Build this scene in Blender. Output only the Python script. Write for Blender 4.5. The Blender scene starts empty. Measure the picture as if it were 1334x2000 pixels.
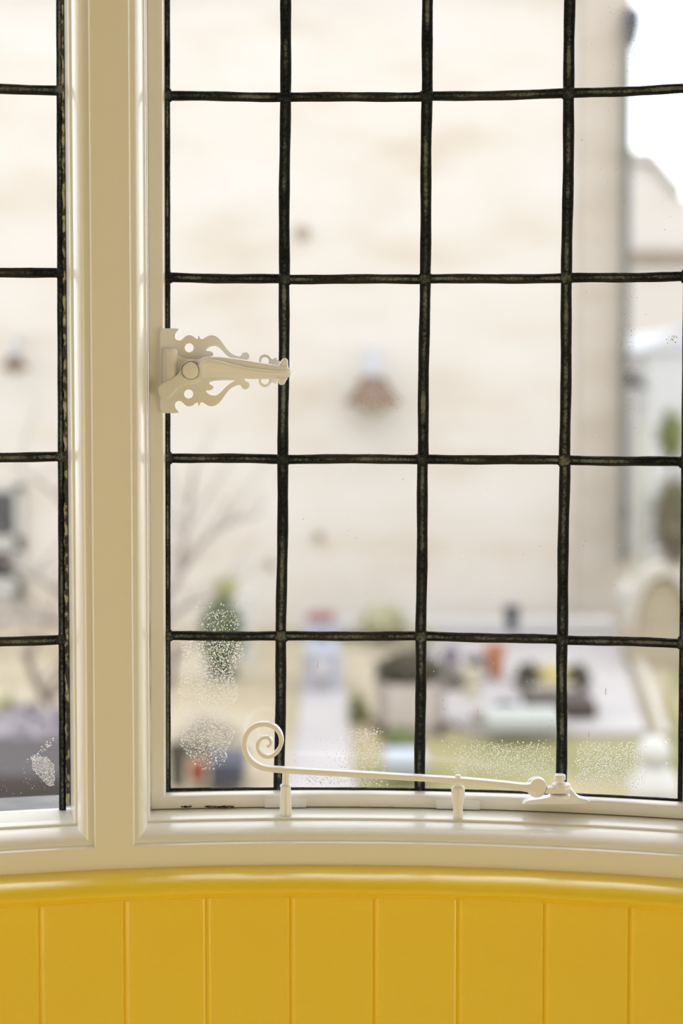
import bpy, bmesh, math, random
from mathutils import Vector, Matrix
random.seed(7)
sc = bpy.context.scene
COL = sc.collection

# ------------------------------------------------------------------ camera
F_PX, PITCH, PPY = 2900.0, math.radians(2.55), 879.0
CAM = Vector((0.0, 0.0, 1.15))
cd = bpy.data.cameras.new('camera'); cam = bpy.data.objects.new('camera', cd); COL.objects.link(cam)
cam.location = CAM; cam.rotation_euler = (math.radians(90) - PITCH, 0, 0)
cd.sensor_fit = 'AUTO'; cd.sensor_width = 36.0; cd.lens = F_PX / 2000 * 36.0
cd.shift_y = -(1000 - PPY) / 2000.0
cd.clip_start = 0.02; cd.clip_end = 400
cd.dof.use_dof = True; cd.dof.focus_distance = 1.185; cd.dof.aperture_fstop = 3.1
sc.camera = cam

# ------------------------------------------------------------------ light
sc.view_settings.view_transform = 'Standard'; sc.view_settings.look = 'None'
sc.view_settings.exposure = 0.0; sc.view_settings.gamma = 1.0; sc.view_settings.use_curve_mapping = False
w = bpy.data.worlds.new('sky'); sc.world = w; w.use_nodes = True
nt = w.node_tree; bgn = nt.nodes['Background']
tc = nt.nodes.new('ShaderNodeTexCoord'); nz = nt.nodes.new('ShaderNodeTexNoise'); rp = nt.nodes.new('ShaderNodeValToRGB')
nz.inputs['Scale'].default_value = 2.2
rp.color_ramp.elements[0].position = 0.35; rp.color_ramp.elements[0].color = (0.84, 0.88, 0.96, 1)
rp.color_ramp.elements[1].position = 0.65; rp.color_ramp.elements[1].color = (0.96, 0.97, 1.0, 1)
nt.links.new(tc.outputs['Generated'], nz.inputs['Vector']); nt.links.new(nz.outputs['Fac'], rp.inputs['Fac'])
nt.links.new(rp.outputs['Color'], bgn.inputs['Color']); bgn.inputs['Strength'].default_value = 3.3
sd = bpy.data.lights.new('sun', 'SUN'); sun = bpy.data.objects.new('sun', sd); COL.objects.link(sun)
sd.energy = 0.25; sd.angle = math.radians(12); sd.color = (1.0, 0.93, 0.82)
sun.rotation_euler = (math.radians(48), 0, math.radians(-24)); sun.location = (-2, -6, 8)
def area(name, loc, rot, sx, sy, e, c):
    l = bpy.data.lights.new(name, 'AREA'); l.shape = 'RECTANGLE'; l.size = sx; l.size_y = sy; l.energy = e; l.color = c
    o = bpy.data.objects.new(name, l); COL.objects.link(o); o.location = loc; o.rotation_euler = rot; return o
area('side_fill_light', (-2.2, -0.9, 0.55), (0, math.radians(-90), 0), 1.0, 1.9, 23, (1.0, 0.93, 0.68))  # unseen fill lamps added at both side walls to brighten frame and panelling
area('side_fill_light', (2.2, -0.9, 0.55), (0, math.radians(90), 0), 1.0, 1.9, 26, (1.0, 0.93, 0.68))
sc.cycles.use_denoising = True
sc.cycles.max_bounces = 10; sc.cycles.transparent_max_bounces = 24; sc.cycles.transmission_bounces = 10
sc.cycles.caustics_reflective = False; sc.cycles.caustics_refractive = False
sc.cycles.sample_clamp_indirect = 6.0

# ------------------------------------------------------------------ measuring helpers
RO = 0.22                             # added to every radius below
AX, AY = -0.019, 0.17 - RO            # axis of the bow
K = 1.0 / (1.0 + RO)                  # metres along the bow -> angle
def ray(px, py):
    v, h = (PPY - py) / F_PX, (px - 667.0) / F_PX
    return Vector((h, math.cos(PITCH) + v * math.sin(PITCH), -math.sin(PITCH) + v * math.cos(PITCH)))
def hit(px, py, R):                   # point of the bow: (angle, z)
    R = R + RO
    d = ray(px, py); ox, oy = CAM.x - AX, CAM.y - AY
    a = d.x * d.x + d.y * d.y; b = 2 * (ox * d.x + oy * d.y); c = ox * ox + oy * oy - R * R
    t = (-b + math.sqrt(b * b - 4 * a * c)) / (2 * a); p = CAM + d * t
    return math.atan2(p.x - AX, p.y - AY), p.z
def P(a, z, R): R = R + RO; return Vector((AX + R * math.sin(a), AY + R * math.cos(a), z))
def at(px, py, D): d = ray(px, py); return CAM + d * (D / d.y)
GZ = -0.5                             # level of the garden outside
def gnd(px, py): d = ray(px, py); return CAM + d * ((GZ - CAM.z) / d.z)
class Plane:
    def __init__(s, P0, N):
        s.P0 = P0; s.N = N.normalized(); s.T = Vector((0, 0, 1)).cross(s.N).normalized(); s.Z = Vector((0, 0, 1))
    def hit(s, px, py, off=0.0):      # pixel -> (t, z) on the plane shifted by off towards the room
        d = ray(px, py); q = s.P0 + s.N * off; k = (q - CAM).dot(s.N) / d.dot(s.N); p = CAM + d * k - s.P0
        return p.dot(s.T), p.z
    def w(s, t, z, n): return s.P0 + s.T * t + s.Z * z + s.N * n

# ------------------------------------------------------------------ materials
MATS = {}
def nodes(name):
    m = bpy.data.materials.new(name); m.use_nodes = True; MATS[name] = m
    return m, m.node_tree, m.node_tree.nodes['Principled BSDF']
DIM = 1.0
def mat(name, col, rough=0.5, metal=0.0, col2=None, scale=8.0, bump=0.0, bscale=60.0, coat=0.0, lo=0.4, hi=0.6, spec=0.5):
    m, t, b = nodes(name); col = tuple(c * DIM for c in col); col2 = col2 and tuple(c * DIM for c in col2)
    b.inputs['Base Color'].default_value = (*col, 1); b.inputs['Roughness'].default_value = rough
    b.inputs['Metallic'].default_value = metal; b.inputs['Coat Weight'].default_value = coat
    b.inputs['Coat Roughness'].default_value = 0.12; b.inputs['Specular IOR Level'].default_value = spec
    g = t.nodes.new('ShaderNodeTexCoord')
    if col2:
        n = t.nodes.new('ShaderNodeTexNoise'); n.inputs['Scale'].default_value = scale; n.inputs['Detail'].default_value = 5
        r = t.nodes.new('ShaderNodeValToRGB'); r.color_ramp.elements[0].position = lo; r.color_ramp.elements[1].position = hi
        r.color_ramp.elements[0].color = (*col, 1); r.color_ramp.elements[1].color = (*col2, 1)
        t.links.new(g.outputs['Object'], n.inputs['Vector']); t.links.new(n.outputs['Fac'], r.inputs['Fac'])
        t.links.new(r.outputs['Color'], b.inputs['Base Color'])
    if bump:
        n = t.nodes.new('ShaderNodeTexNoise'); n.inputs['Scale'].default_value = bscale; n.inputs['Detail'].default_value = 3
        u = t.nodes.new('ShaderNodeBump'); u.inputs['Strength'].default_value = bump; u.inputs['Distance'].default_value = 0.002
        t.links.new(g.outputs['Object'], n.inputs['Vector']); t.links.new(n.outputs['Fac'], u.inputs['Height'])
        t.links.new(u.outputs['Normal'], b.inputs['Normal'])
    return m
CREAM = mat('cream_gloss_paint', (0.86, 0.845, 0.79), 0.30, bump=0.25, bscale=22, coat=0.35)
IRON = mat('white_painted_iron', (0.88, 0.88, 0.875), 0.34, bump=0.12, bscale=120, coat=0.25)
YEL = mat('yellow_satin_paint', (0.97, 0.70, 0.010), 0.32, col2=(0.98, 0.73, 0.015), scale=5, bump=0.3, bscale=30, coat=1.0)
YEL.node_tree.nodes['Principled BSDF'].inputs['Coat IOR'].default_value = 2.0
YEL.node_tree.nodes['Principled BSDF'].inputs['Coat Roughness'].default_value = 0.2
LEAD = mat('oxidised_lead', (0.004, 0.006, 0.009), 0.45, 0.0, bump=0.9, bscale=260, spec=0.16)
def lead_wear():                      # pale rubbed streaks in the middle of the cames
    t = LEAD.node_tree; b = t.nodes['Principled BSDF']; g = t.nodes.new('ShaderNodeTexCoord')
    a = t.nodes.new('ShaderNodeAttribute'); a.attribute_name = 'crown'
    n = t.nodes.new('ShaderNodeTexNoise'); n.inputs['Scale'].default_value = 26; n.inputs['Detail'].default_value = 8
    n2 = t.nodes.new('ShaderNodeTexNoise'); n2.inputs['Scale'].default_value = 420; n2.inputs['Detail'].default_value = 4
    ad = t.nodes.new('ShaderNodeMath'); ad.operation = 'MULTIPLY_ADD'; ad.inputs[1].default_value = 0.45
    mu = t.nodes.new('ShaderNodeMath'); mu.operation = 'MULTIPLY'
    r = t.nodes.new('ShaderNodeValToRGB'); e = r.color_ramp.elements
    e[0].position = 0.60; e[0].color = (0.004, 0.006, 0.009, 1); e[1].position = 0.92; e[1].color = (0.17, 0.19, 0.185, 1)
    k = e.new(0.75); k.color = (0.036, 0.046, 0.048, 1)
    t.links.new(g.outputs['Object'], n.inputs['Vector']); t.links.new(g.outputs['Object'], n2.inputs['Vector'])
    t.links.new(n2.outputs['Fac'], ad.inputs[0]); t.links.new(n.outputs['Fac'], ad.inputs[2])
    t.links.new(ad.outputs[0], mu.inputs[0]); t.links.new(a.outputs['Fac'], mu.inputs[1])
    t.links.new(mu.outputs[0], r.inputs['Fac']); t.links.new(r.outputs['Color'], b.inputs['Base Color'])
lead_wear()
def glassmat(name, tint=(0.985, 0.99, 0.985)):
    m, t, b = nodes(name); o = t.nodes['Material Output']; t.nodes.remove(b)
    tr = t.nodes.new('ShaderNodeBsdfTransparent'); tr.inputs['Color'].default_value = (*tint, 1)
    gl = t.nodes.new('ShaderNodeBsdfGlossy'); gl.inputs['Roughness'].default_value = 0.01
    fr = t.nodes.new('ShaderNodeMath'); fr.operation = 'MULTIPLY_ADD'; fr.inputs[1].default_value = 0.9; fr.inputs[2].default_value = 0.04
    lw = t.nodes.new('ShaderNodeLayerWeight'); lw.inputs['Blend'].default_value = 0.5; pw = t.nodes.new('ShaderNodeMath'); pw.operation = 'POWER'; pw.inputs[1].default_value = 5.0
    t.links.new(lw.outputs['Facing'], pw.inputs[0]); t.links.new(pw.outputs[0], fr.inputs[0]); mx = t.nodes.new('ShaderNodeMixShader')
    g = t.nodes.new('ShaderNodeTexCoord'); n = t.nodes.new('ShaderNodeTexNoise'); n.inputs['Scale'].default_value = 14
    u = t.nodes.new('ShaderNodeBump'); u.inputs['Strength'].default_value = 0.15; u.inputs['Distance'].default_value = 0.002
    t.links.new(g.outputs['Object'], n.inputs['Vector']); t.links.new(n.outputs['Fac'], u.inputs['Height']); t.links.new(u.outputs['Normal'], gl.inputs['Normal'])
    t.links.new(fr.outputs[0], mx.inputs[0]); t.links.new(tr.outputs[0], mx.inputs[1]); t.links.new(gl.outputs[0], mx.inputs[2])
    t.links.new(mx.outputs[0], o.inputs['Surface']); return m
GLASS = glassmat('window_glass')
m, t, b = nodes('water_drop'); WATER = m
b.inputs['Base Color'].default_value = (1, 1, 1, 1); b.inputs['Roughness'].default_value = 0.02
b.inputs['IOR'].default_value = 1.33; b.inputs['Transmission Weight'].default_value = 1.0
DUST = mat('dry_dust', (0.85, 0.84, 0.80), 0.8)
GRIME = mat('black_mould', (0.03, 0.028, 0.02), 0.9, col2=(0.12, 0.11, 0.07), scale=300)
PUTTY = mat('weathered_putty', (0.055, 0.05, 0.04), 0.85, col2=(0.50, 0.47, 0.38), scale=150, bump=1.0, bscale=350, lo=0.46, hi=0.6)

# ------------------------------------------------------------------ building helpers
def props(o, label=None, cat=None, group=None, kind=None):
    for k, v in (('label', label), ('category', cat), ('group', group), ('kind', kind)):
        if v: o[k] = v
    return o
def empty(name, loc):
    o = bpy.data.objects.new(name, None); COL.objects.link(o); o.location = loc; o.empty_display_size = 0.02; return o
def root_loc(o):
    v = Vector((0, 0, 0))
    while o is not None: v = v + o.location; o = o.parent
    return v
def link(name, me, material, parent=None, smooth=True):
    # mesh arrives in world coordinates; it is re-based on its own foot or on its parent's origin
    me.materials.clear(); me.materials.append(material)
    for p in me.polygons: p.use_smooth = smooth
    if smooth:
        try: me.set_sharp_from_angle(angle=math.radians(38))
        except Exception: pass
    o = bpy.data.objects.new(name, me); COL.objects.link(o)
    if parent is not None:
        me.transform(Matrix.Translation(-root_loc(parent))); o.parent = parent
    else:
        xs = [v.co for v in me.vertices]
        c = Vector(((min(v.x for v in xs) + max(v.x for v in xs)) / 2, (min(v.y for v in xs) + max(v.y for v in xs)) / 2, min(v.z for v in xs)))
        me.transform(Matrix.Translation(-c)); o.location = c
    return o
def obj(name, bm, material, parent=None, smooth=True, recalc=True):
    if recalc: bmesh.ops.recalc_face_normals(bm, faces=bm.faces)
    me = bpy.data.meshes.new(name); bm.to_mesh(me); bm.free()
    return link(name, me, material, parent, smooth)
def box(bm, lo, hi, bev=0.0, rot=None):
    lo, hi = Vector(lo), Vector(hi); c = (lo + hi) / 2; s = hi - lo
    r = bmesh.ops.create_cube(bm, size=1.0); vs = r['verts']
    for v in vs: v.co = Vector((v.co.x * s.x, v.co.y * s.y, v.co.z * s.z))
    if bev:
        es = list({e for v in vs for e in v.link_edges})
        r2 = bmesh.ops.bevel(bm, geom=es, offset=bev, segments=2, profile=0.5, affect='EDGES')
        vs = list({v for f in r2['faces'] for v in f.verts} | {v for v in vs if v.is_valid})
    for v in vs:
        if rot is not None: v.co = rot @ v.co
        v.co += c
    return vs
def lathe(bm, prof, M=Matrix.Identity(4), n=28):
    rings = []
    for r, z in prof:
        if r < 1e-6: rings.append([bm.verts.new(M @ Vector((0, 0, z)))])
        else: rings.append([bm.verts.new(M @ Vector((r * math.cos(2 * math.pi * i / n), r * math.sin(2 * math.pi * i / n), z))) for i in range(n)])
    for A, B in zip(rings, rings[1:]):
        for i in range(n):
            j = (i + 1) % n
            if len(A) == 1 and len(B) == 1: continue
            if len(A) == 1: bm.faces.new((A[0], B[i], B[j]))
            elif len(B) == 1: bm.faces.new((A[i], A[j], B[0]))
            else: bm.faces.new((A[i], A[j], B[j], B[i]))
    for R_ in (rings[0], rings[-1]):
        if len(R_) > 2: bm.faces.new(R_)
def tube(bm, pts, rad, n=8):
    pts = [Vector(p) for p in pts]; rings = []
    for i, p in enumerate(pts):
        d = (pts[min(i + 1, len(pts) - 1)] - pts[max(i - 1, 0)]).normalized()
        u = d.cross(Vector((0.13, 0.97, 0.21))).normalized(); v = d.cross(u)
        r = rad[i] if isinstance(rad, (list, tuple)) else rad
        rings.append([bm.verts.new(p + u * r * math.cos(2 * math.pi * k / n) + v * r * math.sin(2 * math.pi * k / n)) for k in range(n)])
    for A, B in zip(rings, rings[1:]):
        for k in range(n): bm.faces.new((A[k], A[(k + 1) % n], B[(k + 1) % n], B[k]))
    bm.faces.new(rings[0]); bm.faces.new(rings[-1])
def grid(bm, rows, close=False):
    V = [[bm.verts.new(p) for p in r] for r in rows]
    for A, B in zip(V, V[1:]):
        n = len(A)
        for i in range(n if close else n - 1):
            j = (i + 1) % n; bm.faces.new((A[i], A[j], B[j], B[i]))
    return V
def chaikin(pts, it=2, closed=True):
    for _ in range(it):
        q = []; n = len(pts)
        for i in range(n if closed else n - 1):
            a, b = pts[i], pts[(i + 1) % n]
            q += [(a[0] * .75 + b[0] * .25, a[1] * .75 + b[1] * .25), (a[0] * .25 + b[0] * .75, a[1] * .25 + b[1] * .75)]
        if not closed: q = [pts[0]] + q + [pts[-1]]
        pts = q
    return pts
def extruded(outlines, half, bev):    # filled outline with holes -> mesh centred on z=0 (2D curve, converted)
    cu = bpy.data.curves.new('outline', 'CURVE'); cu.dimensions = '2D'; cu.fill_mode = 'BOTH'
    cu.extrude = half - bev; cu.bevel_depth = bev; cu.bevel_resolution = 2; cu.offset = -bev
    for pts in outlines:
        s = cu.splines.new('POLY'); s.points.add(len(pts) - 1)
        for p, q in zip(s.points, pts): p.co = (q[0], q[1], 0, 1)
        s.use_cyclic_u = True
    o = bpy.data.objects.new('outline', cu); COL.objects.link(o)
    dg = bpy.context.evaluated_depsgraph_get(); dg.update()
    me = bpy.data.meshes.new_from_object(o.evaluated_get(dg)); bpy.data.objects.remove(o); bpy.data.curves.remove(cu)
    return me
def shape_on(pl, outlines, n0, n1, bev, name, material, parent):
    # outlines in plane metres (t,z); slab from n0 to n1 above the plane
    me = extruded(outlines, (n1 - n0) / 2, bev); mid = (n0 + n1) / 2
    for v in me.vertices: v.co = pl.w(v.co.x, v.co.y, mid + v.co.z)
    return link(name, me, material, parent)

# ------------------------------------------------------------------ the bow window
aC_L = hit(289, 1000, 0.990)[0]; aC_R = hit(1377, 1000, 0.990)[0]; aF_R = hit(140, 1000, 0.990)[0]
mull = aC_L - aF_R; wid = aC_R - aC_L
LIGHTS = [(aF_R - wid, aF_R), (aC_L, aC_R), (aC_R + mull, aC_R + mull + wid)]
zb = hit(655, 1578, 1.018)[1]; zt = CAM.z + 0.84
zface = hit(655, 1689, 0.965)[1]
CEIL = 2.45
def rect_ring(aL, aR, z0, z1, R, n=26, aLb=None):
    b_ = aL if aLb is None else aLb
    pts = [P(b_ + (aR - b_) * i / n, z0, R) for i in range(n + 1)]
    pts += [P(aR + (aL - aR) * i / n, z1, R) for i in range(n + 1)]
    return pts
ovolo = [(0.0115 - 0.0095 * math.cos(math.radians(t)), 0.9885 - 0.0195 * math.sin(math.radians(t))) for t in range(0, 91, 9)]
prof = [(0, 1.033), (0, 0.9925), (0.0004, 0.9912), (0.0012, 0.9905), (0.0019, 0.9903)] + ovolo + [(0.0117, 0.9672), (0.0124, 0.9652), (0.0132, 0.965)]
win = empty('window_1', P(aC_L - mull / 2, zface, 0.965)); props(win, 'bow window frame with cream mullion and fixed leaded lights', kind='structure')
fb = bmesh.new()
for i, (l, r) in enumerate(LIGHTS):
    lo = l - mull / 2 if i else l - 0.05; hi = r + mull / 2 if i < 2 else r + 0.05
    rings = [rect_ring(lo, hi, zface - 0.02, CEIL, 1.033)]
    rings += [rect_ring(l - u * K, r + u * K * (1.38 if i == 0 else 1), zb - u, zt + u, R) for u, R in prof]
    rings += [rect_ring(lo, hi, zface - 0.004, CEIL, 0.965)]
    grid(fb, rings, close=True)
bmesh.ops.remove_doubles(fb, verts=fb.verts, dist=1e-5)
obj('window_frame', fb, CREAM, win)
cas = empty('window_2', P((aC_L + aC_R) / 2, zb, 1.018)); props(cas, 'leaded opening casement right of the mullion', kind='structure')
fb = bmesh.new(); l, r = LIGHTS[1]
cprof = [(0.0006, 1.033), (0.0006, 1.0195), (0.0010, 1.0183), (0.0018, 1.018), (0.0104, 1.018), (0.0110, 1.0186), (0.0118, 1.0225), (0.0124, 1.0268), (0.0128, 1.0285), (0.0128, 1.033)]
rings = [rect_ring(l + w_ * K * 1.3, r - w_ * K * 1.2, zb + w_, zt - w_, R, aLb=l + w_ * K * 1.0) for w_, R in cprof]
grid(fb, rings + [rings[0]], close=True); bmesh.ops.remove_doubles(fb, verts=fb.verts, dist=1e-6)
obj('casement_frame', fb, CREAM, cas)
for i in (0, 2):                      # putty beads of the fixed lights
    l, r = LIGHTS[i]; fb = bmesh.new()
    bp = [(-0.0004, 1.033), (-0.0004, 0.9925), (0.0008, 1.003), (0.0022, 1.016), (0.0036, 1.0265), (0.004, 1.0285), (0.004, 1.033)]
    rings = [rect_ring(l + w_ * K, r - w_ * K, zb + w_ * (0.12 if w_ > 0 else 1), zt - w_, R) for w_, R in bp]
    grid(fb, rings + [rings[0]], close=True); bmesh.ops.remove_doubles(fb, verts=fb.verts, dist=1e-6)
    obj('glazing_bead', fb, CREAM, win)

RG = 1.0285
def came(bm, lay, A, B, wd, ht=0.0021, seg=10, jit=0.0):
    (a0, z0), (a1, z1) = A, B
    ds, dz = (a1 - a0) / K, z1 - z0; L = math.hypot(ds, dz); tx, tz = ds / L, dz / L
    sec = [(-1, 0), (-0.93, 0.42), (-0.7, 0.72), (-0.3, 0.96), (0, 1.0), (0.3, 0.96), (0.7, 0.72), (0.93, 0.42), (1, 0), (0.8, -0.7), (-0.8, -0.7)]
    cr = [0, 0, .35, 1, 1.1, 1, .35, 0, 0, 0, 0]
    rows = []; ph = random.random() * 9
    for k in range(seg + 1):
        f = k / seg; ww = wd * 0.5 * (1 + 0.035 * math.sin(ph + f * 17)) ; oo = jit * math.sin(ph * 2 + f * 6)
        row = []
        for x, h in sec:
            s = ds * f - tz * (x * ww + oo); zz = z0 + dz * f + tx * (x * ww + oo)
            row.append(P(a0 + s * K, zz, RG - h * ht))
        rows.append(row)
    V = grid(bm, rows, close=True)
    for rw in V:
        for v, c in zip(rw, cr): v[lay] = c
    bm.faces.new(V[0]); bm.faces.new(V[-1])
def solder(bm, lay, a, z, rr, ht=0.0031):
    n = 12; rings = []
    for rad, h, c in ((1.0, 0, 0), (0.93, .5, .1), (0.72, .86, .55), (0.4, 1.0, .75)):
        row = []
        for i in range(n):
            t = 2 * math.pi * i / n; q = rr * rad * (1 + 0.12 * math.sin(3 * t + a * 90) + 0.1 * math.sin(5 * t + z * 70) + 0.10 * abs(math.cos(2 * t)))
            row.append(P(a + q * math.cos(t) * K, z + q * math.sin(t), RG - h * ht))
        rings.append(row)
    V = grid(bm, rings, close=True)
    for rw, c in zip(V, (0, .3, .95, 1.05)):
        for v in rw: v[lay] = c
    bm.faces.new(V[-1]); bm.faces.new(V[0])
def pane_mesh(bm, nodes_):
    for j in range(len(nodes_) - 1):
        for i in range(len(nodes_[0]) - 1):
            q = [nodes_[j][i], nodes_[j][i + 1], nodes_[j + 1][i + 1], nodes_[j + 1][i]]
            tl = random.uniform(-.0002, .0002)
            vs = [bm.verts.new(P(a, z, RG + dr + s * tl)) for dr in (-0.001, 0.001) for (a, z), s in zip(q, (1, -1, -1, 1))]
            for f in ((0, 1, 2, 3), (7, 6, 5, 4), (0, 4, 5, 1), (1, 5, 6, 2), (2, 6, 7, 3), (3, 7, 4, 0)): bm.faces.new([vs[k] for k in f])
def lattice(nodes_, parent, wv, wh, bw=0.0045, bottom=True):
    bm = bmesh.new(); lay = bm.verts.layers.float.new('crown'); J, I = len(nodes_), len(nodes_[0])
    for j in range(J):
        for i in range(I):
            if i < I - 1:
                if 0 < j < J - 1: came(bm, lay, nodes_[j][i], nodes_[j][i + 1], wh, jit=0.0003)
                elif bottom or j == J - 1: came(bm, lay, nodes_[j][i], nodes_[j][i + 1], bw)
            if j < J - 1: came(bm, lay, nodes_[j][i], nodes_[j + 1][i], wv if 0 < i < I - 1 else bw, ht=0.0021 if 0 < i < I - 1 else 0.0024, jit=0.0003 if 0 < i < I - 1 else 0)
            if 0 < j < J - 1: solder(bm, lay, *nodes_[j][i], 0.0059 if 0 < i < I - 1 else 0.0050)
    obj('lead_lattice', bm, LEAD, parent)
    bm = bmesh.new(); pane_mesh(bm, nodes_); obj('glass_pane', bm, GLASS, parent, smooth=False)
# measured crossings of the opening casement, bottom to top
l, r = LIGHTS[1]; bl, br = l + 0.0162 * K, r - 0.0162 * K
zlow = zb + 0.0118
ptsC = [[(549, 1243), (822, 1243), (1098, 1250)], [(553, 897), (826, 897), (1103, 899)], [(555, 545), (830, 545), (1107, 543)], [(557, 189), (834, 188), (1111, 182)], [(560, -160), (837, -162), (1115, -172)]]
left_y = [1242, 894, 542, 187, -158]; right_y = [1257, 902, 540, 173, -186]
rowsC = [[hit(*p, RG - 0.001) for p in row] for row in ptsC]
blz = lambda z: bl - 0.0026 * K * (1 - (z - zb) / 0.62)
rowsC = [[(blz(hit(328, ly, RG)[1]), hit(328, ly, RG)[1])] + row + [(br, hit(1334, ry, RG)[1])] for row, ly, ry in zip(rowsC, left_y, right_y)]
bot = [(blz(zb), zlow + .001), (hit(545.5, 1540, RG)[0], zlow), (hit(820, 1540, RG)[0], zlow), (hit(1096, 1550, RG)[0], zlow), (br, zlow)]
dzr = rowsC[-1][1][1] - rowsC[-2][1][1]
top2 = [(a, z + dzr) for a, z in rowsC[-1]]; top3 = [(a, zt - 0.0118) for a, z in top2]
NC = [bot] + rowsC + [top2, top3]
lattice(NC, cas, 0.0087, 0.0077, 0.0046)
pitch_a = (rowsC[1][3][0] - rowsC[1][1][0]) / 2
for i in (0, 2):
    l, r = LIGHTS[i]; e = (0.0098 if i == 0 else 0.0066) * K
    if i == 0:
        as_ = [r - e - k * pitch_a for k in range(4)][::-1]; as_ = [l + e] + [a for a in as_ if a > l + 0.03]
        zs = [hit(60, y, RG)[1] for y in (1251, 892.5, 532.5, 175)]
    else:
        as_ = [l + e + k * pitch_a for k in range(4)]; as_ = [a for a in as_ if a < r - 0.03] + [r - e]
        zs = [q[4][1] for q in rowsC[:4]]
    zs = [zb + 0.0006] + zs + [zs[-1] + dzr, zs[-1] + 2 * dzr, zt - 0.004]
    lattice([[(a + (0.0028 * K * (z - zb) / 0.62 if i == 0 and q == len(as_) - 1 else 0), z) for q, a in enumerate(as_)] for z in zs], win, 0.0087, 0.0079, 0.0054, bottom=False)
# crumbling putty along the left light's right edge
bm = bmesh.new(); r = LIGHTS[0][1]; rows = []
for k in range(260):
    z = zb + 0.004 + (zt - zb - 0.01) * k / 259
    w0 = 0.0070 - 0.0022 * k / 260 + 0.0007 * math.sin(k * 1.7) * math.sin(k * .37); w1 = 0.0040
    rows.append([P(r - w1 * K, z, 1.0250), P(r - (w0 + w1) / 2 * K, z, 1.0254 + random.uniform(-.0004, .0004)), P(r - w0 * K, z, 1.0267), P(r - w0 * K, z, 1.029), P(r - w1 * K, z, 1.029)])
grid(bm, rows, close=True); obj('old_putty', bm, PUTTY, win)
# exterior sill
bm = bmesh.new(); a0, a1 = LIGHTS[0][0] - .05, LIGHTS[2][1] + .05; rows = []
for R, z in ((1.0335, zb - 0.06), (1.0335, zb - 0.001), (1.075, zb - 0.006), (1.125, zb - 0.014), (1.13, zb - 0.02), (1.13, zb - 0.06)):
    rows.append([P(a0 + (a1 - a0) * k / 40, z, R) for k in range(41)])
grid(bm, rows + [rows[0]]); s = obj('window_sill', bm, mat('stone_sill', (0.13, 0.13, 0.135), 0.8, col2=(0.2, 0.2, 0.2), scale=20), win)

# rail and panelling
aL_, aR_ = LIGHTS[0][0] - 0.05, LIGHTS[2][1] + 0.05
def sweep_arc(pr, a0, a1, n): return [[P(a0 + (a1 - a0) * k / n, z, R) for k in range(n + 1)] for R, z in pr]
z0 = zface; z1 = hit(655, 1752, 0.953)[1]; h = z0 - z1
rail = [(0, 0), (.5, .1), (4, .5), (8, 1.2), (11, 1.9), (14, 2.9), (16, 3.8), (18, 5.0), (20, 6.4), (21.6, 7.8), (22.7, 9.5), (23.2, 11.2), (23.2, 12.9), (22.4, 14.6), (20.8, 16.2), (18, 17.8), (12, 20.4), (8, 22.8)]
pr = [(0.975, z0 - 0.0002)] + [(0.9645 - d / 1000, z0 - 0.0002 - q / 1000) for d, q in rail]
pr += [(0.9568, z1 + 0.0010), (0.9575, z1), (0.975, z1)]
bm = bmesh.new(); rows = sweep_arc(pr, aL_, aR_, 90)
for rw in rows[4:-3]:
    for k, v in enumerate(rw): v.z += 0.00025 * math.sin(k * 1.3) + 0.0002 * math.sin(k * .41)
grid(bm, rows); tr = obj('trim_1', bm, YEL); props(tr, 'rounded yellow rail along the top of the panelling', kind='structure')
seams = [hit(x, 1870, 0.962)[0] for x in (77, 243, 403, 567, 730, 893, 1062, 1228)]
st = (seams[-1] - seams[0]) / 7
full = [seams[0] - st * k for k in range(8, 0, -1)] + seams + [seams[-1] + st * k for k in range(1, 11)]
full = [a for a in full if aL_ < a < aR_]
cols = [(aL_, .962)]
for k, a in enumerate(full):
    ww = 0.0011 if k % 3 else 0.0014
    cols += [(a + q * K, R) for q, R in ((-0.0046, .9620), (-0.0032, .9617), (-ww, .9622), (-0.0004, .9633), (0.0003, .9633), (0.0010, .9626), (0.0021, .9612), (0.0034, .9616), (0.0048, .9620))]
cols += [(aR_, .962)]
bm = bmesh.new(); zz = [z1 + 0.003 - (z1 + 0.003) * k / 14 for k in range(15)]
grid(bm, [[P(a, z, R + 0.0003 * math.sin(z * 23 + a * 40)) for a, R in cols] for z in zz])
grid(bm, [[P(a, z, 1.045) for a, R in cols[::6] + [cols[-1]]] for z in (zb - 0.05, 0)])
props(obj('wall_front', bm, YEL), 'yellow painted tongue and groove panelling under the window', kind='structure')

# room shell
WALL = mat('warm_plaster', (0.72, 0.62, 0.42), 0.8, bump=0.3, bscale=12); WOOD = mat('oak_boards', (0.76, 0.62, 0.38), 0.4, col2=(0.80, 0.66, 0.42), scale=6, bump=0.2)
def shell(name, boxes, material, label):
    bm = bmesh.new()
    for lo, hi in boxes: box(bm, lo, hi)
    return props(obj(name, bm, material, smooth=False), label, kind='structure')
pl_, pr_ = P(aL_, 0, .965), P(aR_, 0, .965)
shell('floor', [((-2.4, -3.1, -0.06), (2.4, 1.25, 0))], WOOD, 'oak floor of the room')
shell('ceiling', [((-2.4, -3.1, CEIL), (2.4, 1.25, CEIL + 0.1))], mat('ceiling_white', (0.42, 0.36, 0.26), 0.8), 'plain ceiling of the room')
shell('wall_left', [((-2.4, -3.1, 0), (-2.3, pl_.y + .1, CEIL))], WALL, 'plastered side wall')
shell('wall_right', [((2.3, -3.1, 0), (2.4, pr_.y + .1, CEIL))], WALL, 'plastered side wall')
shell('wall_back', [((-2.3, -3.1, 0), (2.3, -3.0, CEIL))], WALL, 'plastered wall behind the camera')
shell('wall_front_left', [((-2.3, pl_.y, 0), (pl_.x, pl_.y + .1, CEIL))], WALL, 'plaster wall left of the bow')
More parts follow.
